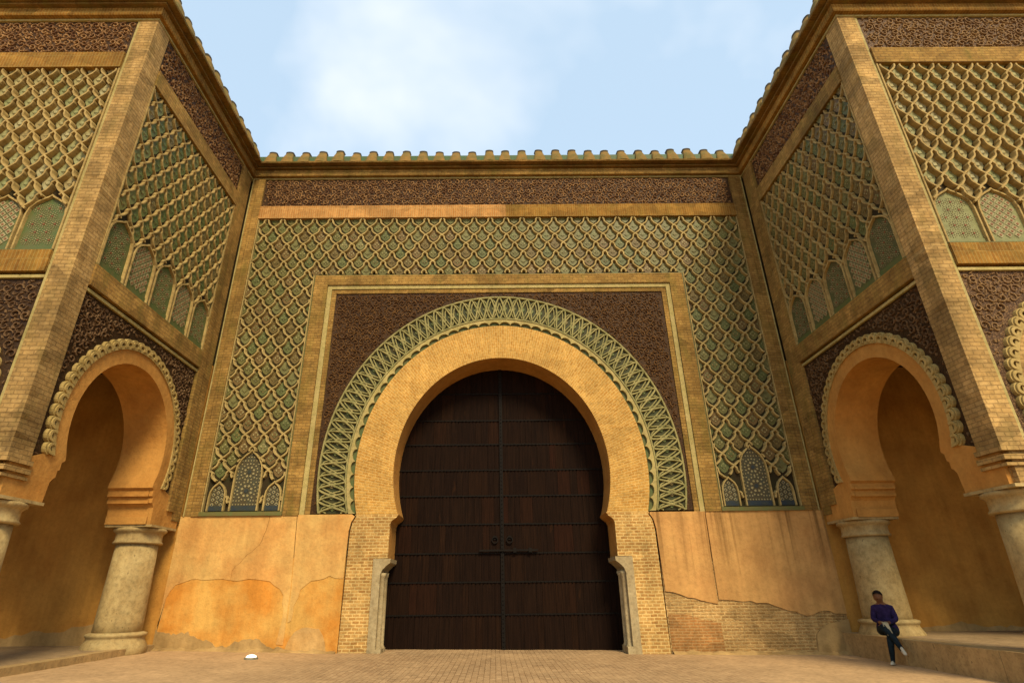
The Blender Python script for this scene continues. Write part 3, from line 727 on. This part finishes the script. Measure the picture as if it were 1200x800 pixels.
for s, lb in ((-1, 'left leaf of the dark brown wooden gate door with iron bands'), (1, 'right leaf of the dark brown wooden gate door carrying the cover strip and bolt')):
    leaf, F, D = door(s, lb)
    # ring pull
    def pull(m):
        m.disc(F, .24, 3.22, .07, D, D+.03, 12)
        pts = [(.24+.095*math.cos(t*.5236), 3.15+.095*math.sin(t*.5236)) for t in range(12)]
        m.rib(F, pts, .035, .03, D+.04, D+.075, 0, True)
    one('ring_pull', 'iron', leaf, pull)
    if s > 0:
        st = one('cover_strip', 'iron', leaf, lambda m: m.box(F, -.055, .055, -.05, 9.2, D-.03, D+.06))
        one('bolt', 'iron', leaf, lambda m: (m.box(F, -.75, 1.15, 2.80, 2.855, D+.065, D+.12), m.box(F, .35, .45, 2.76, 2.90, D, D+.13), m.box(F, .85, .95, 2.76, 2.90, D, D+.13)))
        def cs(m):
            for i in range(70): m.disc(F, 0, .1+i*.127, .022, D+.06, D+.085, 6)
        one('studs', 'iron', st, cs, kind='stuff')

# ------------------------------------------------------------------ towers
def tower(s, label, front_tiles, spand):
    tw = empty('gate_tower', (s*HW, -T, 0), label, 'tower', 'towers flanking the gate')
    SIDE = Fr((s*HW, -T), (0, 1), (-s, 0)); FRONT = Fr((s*HW, -T), (s, 0), (0, -1))
    TOPZ = 3.45; TH = 1.3; AW = 6.70
    B = Arch(3.36, 5.35, .06, 4.42)
    legs = [(1.775, 4.42), (1.86, 4.36), (1.86, 4.20), (1.92, 4.17), (1.92, 4.02), (1.98, 3.98), (2.04, 3.90), (2.08, TOPZ)]
    def hole(sgn): return [(B.ac+sgn*x, z) for x, z in legs]
    def wallpoly(a0, a1, r=2.02, lg=0.0):
        arc = B.line(r, 48, 4.42)
        L = [(B.ac-x-lg, z) for x, z in legs][::-1]; Rr = [(B.ac+x+lg, z) for x, z in legs]
        return [(a0, TOPZ)]+L+arc[1:-1]+Rr+[(a1, TOPZ), (a1, ZF1+.6), (a0, ZF1+.6)]
    sp_m, sc_m = spand
    for fr, nm, a0, a1 in ((SIDE, 'side', .12, T), (FRONT, 'front', 1.302, AW)):
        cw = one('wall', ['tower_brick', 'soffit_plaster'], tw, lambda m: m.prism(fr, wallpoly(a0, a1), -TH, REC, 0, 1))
    for fr, nm in ((SIDE, 'side'), (FRONT, 'front')):
        end = T if nm == 'side' else AW
        p0, p1 = (.60, 6.09)
        # archivolt with its legs
        def av(m):
            n = 56; inn = [(B.ac-x, z) for x, z in legs][::-1]+B.line(2.02, n, 4.42)[1:-1]+[(B.ac+x, z) for x, z in legs]
            out_ = [(.14 if nm == 'side' else .14, TOPZ), (.14, 4.30)]+[(.58, 4.31)]+B.line(2.44, n, 4.50)+[(6.20, 4.31), (end-.15, 4.30), (end-.15, TOPZ)]
            m.prism(fr, inn+out_[::-1], REC-.01, -.02)
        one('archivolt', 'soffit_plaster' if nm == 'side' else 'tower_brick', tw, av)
        # impost mouldings on the jambs
        for sg in (-1, 1):
            def imp(m):
                for z0, z1, q in ((4.19, 4.25, .05), (4.00, 4.06, .05), (TOPZ+.002, 3.66, .03)):
                    x0 = 1.87 if z0 > 4.1 else (1.93 if z0 > 3.9 else 2.06)
                    a = B.ac+sg*x0; b = B.ac+sg*(x0-.045)
                    m.box(fr, min(a, b), max(a, b), z0, z1, -TH+.02, REC-.005)
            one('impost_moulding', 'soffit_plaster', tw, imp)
        # spandrel
        def in_sp(a, z):
            if not (p0+.03 < a < p1-.03 and 4.35 < z < ZB0-.1): return False
            return B.outside(a, z, 2.76)
        def spn(m):
            m.prism(fr, [(p0-.02, 4.31)]+B.line(2.50, 48, 4.40)+[(p1+.02, 4.31), (p1+.02, ZB0), (p0-.02, ZB0)], REC-.02, -.075)
        sp = one('spandrel', sp_m[nm], tw, spn)
        arabesque(fr, in_sp, (p0, p1, 4.3, ZB0), .125, -.08, .045, .03).build('carved_foliage', sc_m[nm], sp, kind='stuff')
        # ring of little scallops
        rb = one('scallop_ring', 'scallop_stone', tw, lambda m: ring(m, fr, B, 2.40, 2.50, REC-.02, .02, 56, 0, 0, 4.45))
        O = Fr((0, 0), fr.u, fr.n); sm = MB()
        n = 8; oo = [(.130*math.cos(math.pi*i/n), .06+.105*math.sin(math.pi*i/n)) for i in range(n+1)]; ii = [(.07*math.cos(math.pi*i/n), .045+.06*math.sin(math.pi*i/n)) for i in range(n+1)]
        sm.prism(O, [(.130, -.02)]+oo+[(-.130, -.02), (-.07, -.02)]+ii[::-1]+[(.07, -.02)], -.12, .045)
        sm.rib(O, [(.14*math.cos(math.pi*i/n), .07+.125*math.sin(math.pi*i/n)) for i in range(n+1)], .045, .03, -.10, .01)
        sme = sm.mesh('scallop', ['scallop_stone'])
        L = B.length(2.47); N = int(L/.275)
        for i in range(N):
            t = -1+2*(i+.5)/N; (a, z), (a2, z2) = B.pt(2.47, t, 4.45), B.pt(2.57, t, 4.45)
            ang = math.atan2(a2-a, z2-z)       # lean away from vertical within the wall plane
            ux, uy = fr.u; nx, ny = fr.n
            loc = Vector(fr.P(a, z, 0)); nrm = Vector((nx, ny, 0)); uu = Vector((ux, uy, 0)); zz = Vector((0, 0, 1))
            U2 = uu*math.cos(ang)-zz*math.sin(ang); Z2 = uu*math.sin(ang)+zz*math.cos(ang)
            B0 = Matrix((uu, nrm, zz)).transposed(); B1 = Matrix((U2, nrm, Z2)).transposed()
            place(sme, 'scallop', rb, Matrix.Translation(loc) @ (B1 @ B0.inverted()).to_4x4())
        # band between arch storey and lattice
        one('band_fillet', 'fillet_stone', tw, lambda m: m.box(fr, p0, p1, ZB0-.055, ZB0+.02, REC, -.01))
        one('storey_band', 'band_brick' if nm == 'front' else 'pilaster_brick', tw, lambda m: m.box(fr, p0+.002, p1-.002, ZB0+.09, ZB1, REC, .05))
        # lattice with tile niches along its foot
        c_w = (p1-p0)/10; c_h = .80
        nls = [niche_outline(p0+(2*i+1)*c_w, c_w*1.86, ZB1, 10.12, 10.74) for i in range(5)]
        def inside(a, z): return p0+.06 < a < p1-.06 and 10.1 < z < ZL0-.05 and not any(in_poly(a, z, q) for q in nls)
        d1 = .02 if nm == 'side' else .05; bd = -.065 if nm == 'side' else -.115
        la = lattice(fr, c_w, c_h, p0, 9.92-c_h/2, 10, 14, inside, bd-.01, d1, .06 if nm == 'side' else .075, .034 if nm == 'side' else .044).build('lattice', 'rib_tower', tw)
        one('lattice_bed', 'green_bed', la, lambda m: m.box(fr, p0-.01, p1+.01, ZB1-.01, ZL0+.01, REC-.02, bd))
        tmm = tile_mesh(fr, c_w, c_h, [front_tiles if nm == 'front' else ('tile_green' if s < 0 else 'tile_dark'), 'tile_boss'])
        def in_bed2(a, z): return p0-.22 < a < p1+.22 and 10.1 < z < ZL0+.28 and not any(in_poly(a, z, q) for q in nls)
        for a, z in cells(c_w, c_h, p0, 9.92-c_h/2, 10, 14, in_bed2, .26):
            place(tmm, 'tile', la, Matrix.Translation(fr.P(a, z+.02, bd)))
        for i in range(5):
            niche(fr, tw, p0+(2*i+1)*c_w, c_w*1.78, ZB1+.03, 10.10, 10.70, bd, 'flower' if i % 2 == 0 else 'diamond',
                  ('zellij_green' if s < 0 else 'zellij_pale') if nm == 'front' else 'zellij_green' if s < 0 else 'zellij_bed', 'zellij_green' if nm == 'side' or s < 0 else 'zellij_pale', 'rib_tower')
        one('panel_sill', 'zellij_green', tw, lambda m: m.box(fr, p0+.01, p1-.01, ZB1+.002, ZB1+.03, REC, .03))
        for aa in (p0+.004, p1-.045): one('panel_border', 'rib_tower', tw, lambda m: m.box(fr, aa, aa+.04, ZB1+.031, ZL0-.003, REC, .02))
        one('lintel_band', 'band_brick' if nm == 'front' and s < 0 else 'pilaster_brick', tw, lambda m: m.box(fr, p0+.002, p1-.002, ZL0, ZL1, REC, .05))
        fz = one('frieze', 'worn_mosaic' if nm == 'front' and s > 0 else 'frieze_mosaic', tw, lambda m: m.box(fr, p0, p1, ZL1+.002, ZF1-.002, REC, -.04))
        arabesque(fr, lambda a, z: p0+.05 < a < p1-.05 and ZL1+.03 < z < ZF1-.03, (p0, p1, ZL1, ZF1), .125, -.045, .05, .034).build('carved_script', 'worn_scroll' if nm == 'front' and s > 0 else 'frieze_scroll', fz, kind='stuff')
    # pilasters
    def plan(pts, z0, z1, m):      # vertical prism from plan points
        n = len(pts); vs = [(x, y, z0) for x, y in pts]+[(x, y, z1) for x, y in pts]
        m.add(vs, [list(range(n))[::-1], list(range(n, 2*n))]+[[i, (i+1) % n, n+(i+1) % n, n+i] for i in range(n)])
    X = lambda v: s*(HW+v)
    L_ = [(X(0), -T), (X(.52), -T), (X(.52), -T+.14), (X(.14), -T+.14), (X(.14), -T+.597), (X(0), -T+.597)]
    def worn(m):          # chipped arris: stacked courses whose corner wanders a little
        zs = [4.20]; wr = random.Random(31+s)
        while zs[-1] < ZF1-.35: zs.append(zs[-1]+wr.uniform(.12, .3))
        zs.append(ZF1-.002); n = len(L_); vs = []
        for z in zs:
            q = wr.choice((0, 0, .006, .012, .02, .035)) if 4.3 < z < ZF1-.1 else 0
            vs += [(L_[0][0]+s*q, L_[0][1]+q, z)]+[(x, y, z) for x, y in L_[1:]]
        m.add(vs, [list(range(n))[::-1], list(range(len(vs)-n, len(vs)))]+[[k*n+i, k*n+(i+1) % n, (k+1)*n+(i+1) % n, (k+1)*n+i] for k in range(len(zs)-1) for i in range(n)])
    cpil = one('corner_pilaster', 'tower_brick', tw, worn)
    for z0, z1, q in ((4.10, 4.197, .05), (3.92, 4.02, .06), (3.80, 3.86, .03)):
        one('pilaster_moulding', 'tower_brick', cpil, lambda m: plan([(X(-q), -T-q), (X(.56), -T-q), (X(.56), -T+.14), (X(.14), -T+.14), (X(.14), -T+.64), (X(-q), -T+.64)], z0, z1, m))
    one('front_fillet', 'fillet_stone', cpil, lambda m: m.box(FRONT, .525, .595, 4.32, ZF1-.002, REC, -.015))
    wp = one('wall_pilaster', 'pilaster_brick', tw, lambda m: m.box(SIDE, 6.093, 6.42, 3.90, ZF1-.002, REC, .035))
    one('pilaster_strip', 'pilaster_brick', wp, lambda m: m.box(SIDE, 6.45, 6.90, 3.66, ZF1-.002, REC, .0))
    one('pilaster_fillet', 'fillet_stone', wp, lambda m: m.box(SIDE, 6.422, 6.448, 3.90, ZF1-.002, REC, .02))
    one('outer_pilaster', 'tower_brick', tw, lambda m: m.box(FRONT, 6.093, AW, 3.46, ZF1-.002, REC, .0))
    # cornice
    path = [(X(AW), -T), (X(0), -T), (X(0), 0), (s*(HW-2), 0)] if s > 0 else [(-(HW-2), 0), (X(0), 0), (X(0), -T), (X(AW), -T)]
    path = path[::-1] if False else path
    # 'out' is to the right of travel: the right tower runs arris -> court reversed
    pth = [(-(HW-2), 0), (-HW, 0), (-HW, -T), (-HW-AW, -T)]
    if s > 0: pth = [(HW+AW, -T), (HW, -T), (HW, 0), (HW-2, 0)]
    pth = [(p[0], p[1]) for p in (pth[::-1])]
    cpg = cornice(tw, pth, [0, 1] if s < 0 else [1, 2], 'band_brick')
    eaves(SIDE, cpg, -.1, 6.6, 10); eaves(FRONT, cpg, -.2, AW, 10)
    # room inside: back wall, outer wall, vault ceiling, roof
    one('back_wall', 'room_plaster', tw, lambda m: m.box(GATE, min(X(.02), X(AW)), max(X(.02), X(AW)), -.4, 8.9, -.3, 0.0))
    pzz = .33 if s < 0 else .44
    e = rag([(1.3, pzz+.22), (1.9, pzz+.55), (2.3, pzz+.5), (2.8, pzz+.33), (3.6, pzz+.38), (4.2, pzz+.2), (5.0, pzz+.28), (6.2, pzz+.12)] if s < 0 else [(.9, pzz+.25), (1.4, pzz+.12), (2.2, pzz+.08), (2.9, pzz+.16), (3.3, pzz+.24), (3.9, pzz+.1), (5.0, pzz+.12), (6.2, pzz+.1)], .04, .14)
    one('plaster_patch', 'mortar', tw, lambda m: m.prism(Fr((s*HW, 0), (s, 0), (0, -1)), e+[(6.2, .1), (e[0][0], .1)], -.05, .025))
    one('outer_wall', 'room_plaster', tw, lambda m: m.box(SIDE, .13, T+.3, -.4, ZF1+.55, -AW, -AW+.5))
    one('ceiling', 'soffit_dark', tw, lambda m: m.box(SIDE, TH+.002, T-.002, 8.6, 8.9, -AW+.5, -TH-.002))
    one('roof', 'mortar', tw, lambda m: m.box(SIDE, .13, T+1.5, ZF1+.3, ZF1+.58, -AW+.02, -TH-.004))
    # columns
    pz = .33 if s < 0 else .44
    for cx, cy in ((.62, -.90), (.62, -T+.62), (AW-.6, -T+.62)):
        r = .565
        sh = one('column', 'column_stone', tw, lambda m: m.lathe(X(cx), cy, [(r*1.06, pz+.30), (r*1.05, 1.0), (r, 2.0), (r*.955, 2.98)], 36), smooth=True)
        one('column_base', 'column_stone', sh, lambda m: m.lathe(X(cx), cy, [(.80, pz-.3), (.79, pz+.03), (.74, pz+.12), (.70, pz+.2), (.70, pz+.26), (.74, pz+.29), (.735, pz+.345), (.66, pz+.37), (.60, pz+.38)], 36), smooth=True)
        one('capital', 'column_stone', sh, lambda m: m.lathe(X(cx), cy, [(.55, 2.95), (.625, 2.96), (.64, 3.0), (.60, 3.05), (.60, 3.22), (.63, 3.26), (.685, 3.30), (.69, 3.36), (.66, 3.385)], 36), smooth=True)
        one('abacus', 'column_stone', sh, lambda m: m.box(Fr((X(cx), cy), (1, 0), (0, -1)), -.66, .66, 3.386, 3.449, -.66, .66))
    return tw
tower(-1, 'left tower of the gate with horseshoe arch, green tile lattice and stone columns', 'tile_pale',
      ({'side': 'tower_mosaic', 'front': 'tower_mosaic'}, {'side': 'tower_scroll', 'front': 'tower_scroll'}))
tower(1, 'right tower of the gate, the shaded one behind the seated person', 'tile_pale',
      ({'side': 'tower_mosaic', 'front': 'worn_mosaic'}, {'side': 'tower_scroll', 'front': 'worn_scroll'}))

# ------------------------------------------------------------------ raised floors of the two tower porches
for s, pz in ((-1, .33), (1, .44)):
    m = MB(); F = Fr((s*10, 0), (s, 0), (0, -1))
    m.box(F, .30, 7.4, -.5, pz-.003, -.2, T+.5); pl = m.build('porch_floor', 'slab_stone', None, False, 'structure')
    kr = random.Random(20+s); y = -.02
    while y > -T-.5:
        L = kr.uniform(1.15, 1.7); y1 = max(y-L, -T-.52)
        one('kerb_stone', 'kerb_stone', pl, lambda m: m.box(Fr((s*10, 0), (s, 0), (0, -1)), (-.02 if s < 0 else -.27)+kr.uniform(-.015, .015), .298, -.5, pz+kr.uniform(-.008, .008), -y+.006, -y1-.006))
        y = y1

# ------------------------------------------------------------------ floodlight let into the paving
lp = empty('ground_floodlight', (0, 0, 0), 'small lit floodlight lying on the paving before the left wall', 'lamp')
GX, GY = -6.5, -1.8; g0 = gz(GX, GY)
one('housing', 'lamp_body', lp, lambda m: m.lathe(GX, GY, [(.17, g0-.05), (.17, g0+.03), (.155, g0+.045), (.13, g0+.045)], 20), smooth=True)
one('lens', 'lamp_glow', lp, lambda m: m.lathe(GX, GY, [(.13, g0+.03), (.128, g0+.06), (.10, g0+.085), (.06, g0+.10), (.02, g0+.105)], 20), smooth=True)

# ------------------------------------------------------------------ seated person
def person():
    base = Vector((9.72, -2.22, 0)); f = Vector((-.62, -.78, 0)).normalized(); l = Vector((-f.y, f.x, 0))
    S = 1.13; zg0 = gz(9.4, -2.5)
    W = lambda a, b, z: base+f*a*S+l*b*1.22+Vector((0, 0, .46+(z-.46)*(S if z > .46 else (.46-zg0-.035)/.515)))
    V, E, Rd = [], [], []
    def v(p, r, prev=None):
        V.append(W(*p)); Rd.append(tuple(q*1.22 for q in r) if isinstance(r, tuple) else (r*1.24, r*1.24))
        if prev is not None: E.append((prev, len(V)-1))
        return len(V)-1
    pel = v((0, 0, .60), (.15, .12)); sp1 = v((.02, 0, .76), (.15, .12), pel); ch = v((.03, 0, .95), (.165, .12), sp1); nb = v((.05, 0, 1.09), (.11, .08), ch)
    nk = v((.075, -.005, 1.155), .052, nb); h1 = v((.10, -.012, 1.215), (.066, .072), nk); h2 = v((.112, -.018, 1.29), (.078, .09), h1); h3 = v((.105, -.018, 1.37), (.066, .078), h2)
    nose = v((.205, -.03, 1.275), .013, h2)
    for sg in (-1, 1): v((.10, -.018+sg*.088, 1.285), .014, h2)
    for sg in (-1, 1):
        sh = v((.04, sg*.150, 1.05), .070, nb); el = v((.08, sg*.205, .82), .056, sh); wr = v((.28, sg*.085, .765), .036, el); pa = v((.355, sg*.035, .75), (.036, .024), wr)
        for i, (b, ln) in enumerate(((-.028, .055), (-.010, .068), (.010, .064), (.027, .05))):
            k1 = v((.385, sg*.02+b, .742), .010, pa); k2 = v((.385+ln*.55, sg*.012+b, .722), .009, k1); v((.385+ln*.6, sg*.01+b, .695), .008, k2)
        t1 = v((.345, sg*.005, .775), .011, pa); v((.375, -sg*.018, .775), .009, t1)
    # planted leg (his left) and the leg crossed over it (his right)
    hp = v((.06, .12, .57), .098, pel); kn = v((.43, .07, .56), .078, hp); ca = v((.44, .03, .36), .066, kn); an = v((.43, -.01, .0), .040, ca); v((.52, -.02, -.055), .034, an)
    hp = v((.08, -.12, .60), .100, pel); kn = v((.46, -.01, .68), .082, hp); ca = v((.50, .10, .51), .068, kn); an = v((.50, .19, .27), .044, ca); v((.58, .22, .20), .036, an)
    me = bpy.data.meshes.new('person'); me.from_pydata([tuple(p) for p in V], E, [])
    o = bpy.data.objects.new('person_rig', me); C.objects.link(o)
    sk = o.modifiers.new('skin', 'SKIN'); sk.use_smooth_shade = True
    for i, d in enumerate(me.skin_vertices[0].data): d.radius = Rd[i]; d.use_root = (i == 0)
    ss = o.modifiers.new('sub', 'SUBSURF'); ss.levels = 2; ss.render_levels = 2
    dg = bpy.context.evaluated_depsgraph_get(); dg.update()
    m2 = bpy.data.meshes.new_from_object(o.evaluated_get(dg)); bpy.data.objects.remove(o)
    b = bpy.data.objects.new('person', m2); C.objects.link(b)
    m2.materials.clear()
    for q in ('sweater', 'jeans', 'skin'): m2.materials.append(MT[q])
    wrist = [W(.29, sg*.085, .765) for sg in (-1, 1)]
    for p in m2.polygons:
        c = p.center; lz = c.z; d = c-base; fa = d.dot(f)/S; lz = lz if lz < .46 else .46+(lz-.46)/S; p.use_smooth = True
        mi = 0
        if lz > 1.125: mi = 2
        elif lz < .60 or (fa > .13 and lz < .725 and abs(d.dot(l)) < .2): mi = 1
        if fa > .30 and .66 < lz < .80 and min((c-q).length for q in wrist) < .16 and lz > .70: mi = 2
        if lz < .64 and fa > .12: mi = 1
        p.material_index = mi
    b['label'] = 'person in purple sweater and dark jeans sitting with legs crossed on the porch edge'; b['category'] = 'person'
    # hair: a cap over crown and back of the head
    def hair(m):
        cen = W(.10, -.018, 1.32); n = 14; rows = 8; vs = []
        for j in range(rows+1):
            ph = math.pi*.56*j/rows
            for i in range(n):
                t = 2*math.pi*i/n; fx = math.cos(t); down = 1.0 if fx < .2 else 1.0-.42*(fx-.2)
                p_ = ph*down; wob = 1+.05*math.sin(5*t+j*1.7)
                vs.append(tuple(cen+f*(.128*wob*math.sin(p_)*fx)+l*(.112*wob*math.sin(p_)*math.sin(t))+Vector((0, 0, .112*wob*math.cos(p_)))))
        m.add(vs, [[j*n+i, j*n+(i+1) % n, (j+1)*n+(i+1) % n, (j+1)*n+i] for j in range(rows) for i in range(n)])
    one('hair', 'hair', b, hair, smooth=True)
    def face(m):
        for sg in (-1, 1):
            c = W(.188, -.026+sg*.03, 1.298); m.lathe(c.x, c.y, [(.0, c.z-.008), (.010, c.z), (.0, c.z+.008)], 8)
        c0, c1 = W(.187, -.05, 1.232), W(.187, -.002, 1.232); c2 = W(.196, -.026, 1.228); m.add([tuple(c0), tuple(c1), tuple(c2), tuple(c2+Vector((0, 0, .012)))], [[0, 2, 3], [2, 1, 3], [0, 1, 2], [0, 1, 3]])
    one('face', 'hair', b, face)
    def shoe(c, d, upx):
        def g(m):
            sdv = d.cross(upx).normalized(); n = 10; vs = []
            for (q, wd, h) in ((-.07, .030, .05), (-.03, .042, .075), (.05, .043, .066), (.12, .046, .048), (.17, .036, .036), (.195, .016, .02)):
                for i in range(n):
                    t = 2*math.pi*i/n; vs.append(tuple(c+d*q+sdv*(wd*math.cos(t))+upx*(max(-.35, math.sin(t))*h)))
            m.add(vs, [[j*n+i, j*n+(i+1) % n, (j+1)*n+(i+1) % n, (j+1)*n+i] for j in range(5) for i in range(n)]+[list(range(n)), list(range(5*n, 6*n))])
        return g
    zg = gz(9.4, -2.5)
    one('shoe', 'shoe_white', b, shoe(W(.45, -.012, 0)*1+Vector((0, 0, zg+.035-W(.45, -.012, 0).z)), (f-l*.1).normalized(), Vector((0, 0, 1))), smooth=True)
    d2 = (f*.72+l*.35+Vector((0, 0, -.45))).normalized(); u2 = (Vector((0, 0, 1))-d2*d2.z).normalized()
    one('shoe', 'shoe_white', b, shoe(W(.53, .20, .235), d2, u2), smooth=True)
    # pale folded sheet across the lap
    m = MB(); rows = [(.24, .725), (.33, .735), (.42, .725), (.50, .66), (.53, .56), (.535, .47)]; vs = []
    for i, (a, z) in enumerate(rows):
        for j, bq in enumerate((-.07, -.035, .0, .035)): vs.append(tuple(W(a+.012*((i+j) % 2), bq+.02*i, z+.012*((j+i) % 2)+.04)))
    n = len(vs); vs += [(x, y, z-.006) for x, y, z in vs]; fs = []
    for i in range(5):
        for j in range(3):
            q = [i*4+j, i*4+j+1, i*4+j+5, i*4+j+4]; fs += [q, [k+n for k in q][::-1]]
    rim = [0, 1, 2, 3, 7, 11, 15, 19, 23, 22, 21, 20, 16, 12, 8, 4]
    fs += [[rim[i], rim[(i+1) % 16], rim[(i+1) % 16]+n, rim[i]+n] for i in range(16)]
    m.add(vs, fs); p = m.build('folded_sheet', 'paper', None, True); p['label'] = 'pale folded sheet lying across the lap of the seated person'; p['category'] = 'paper'
person()
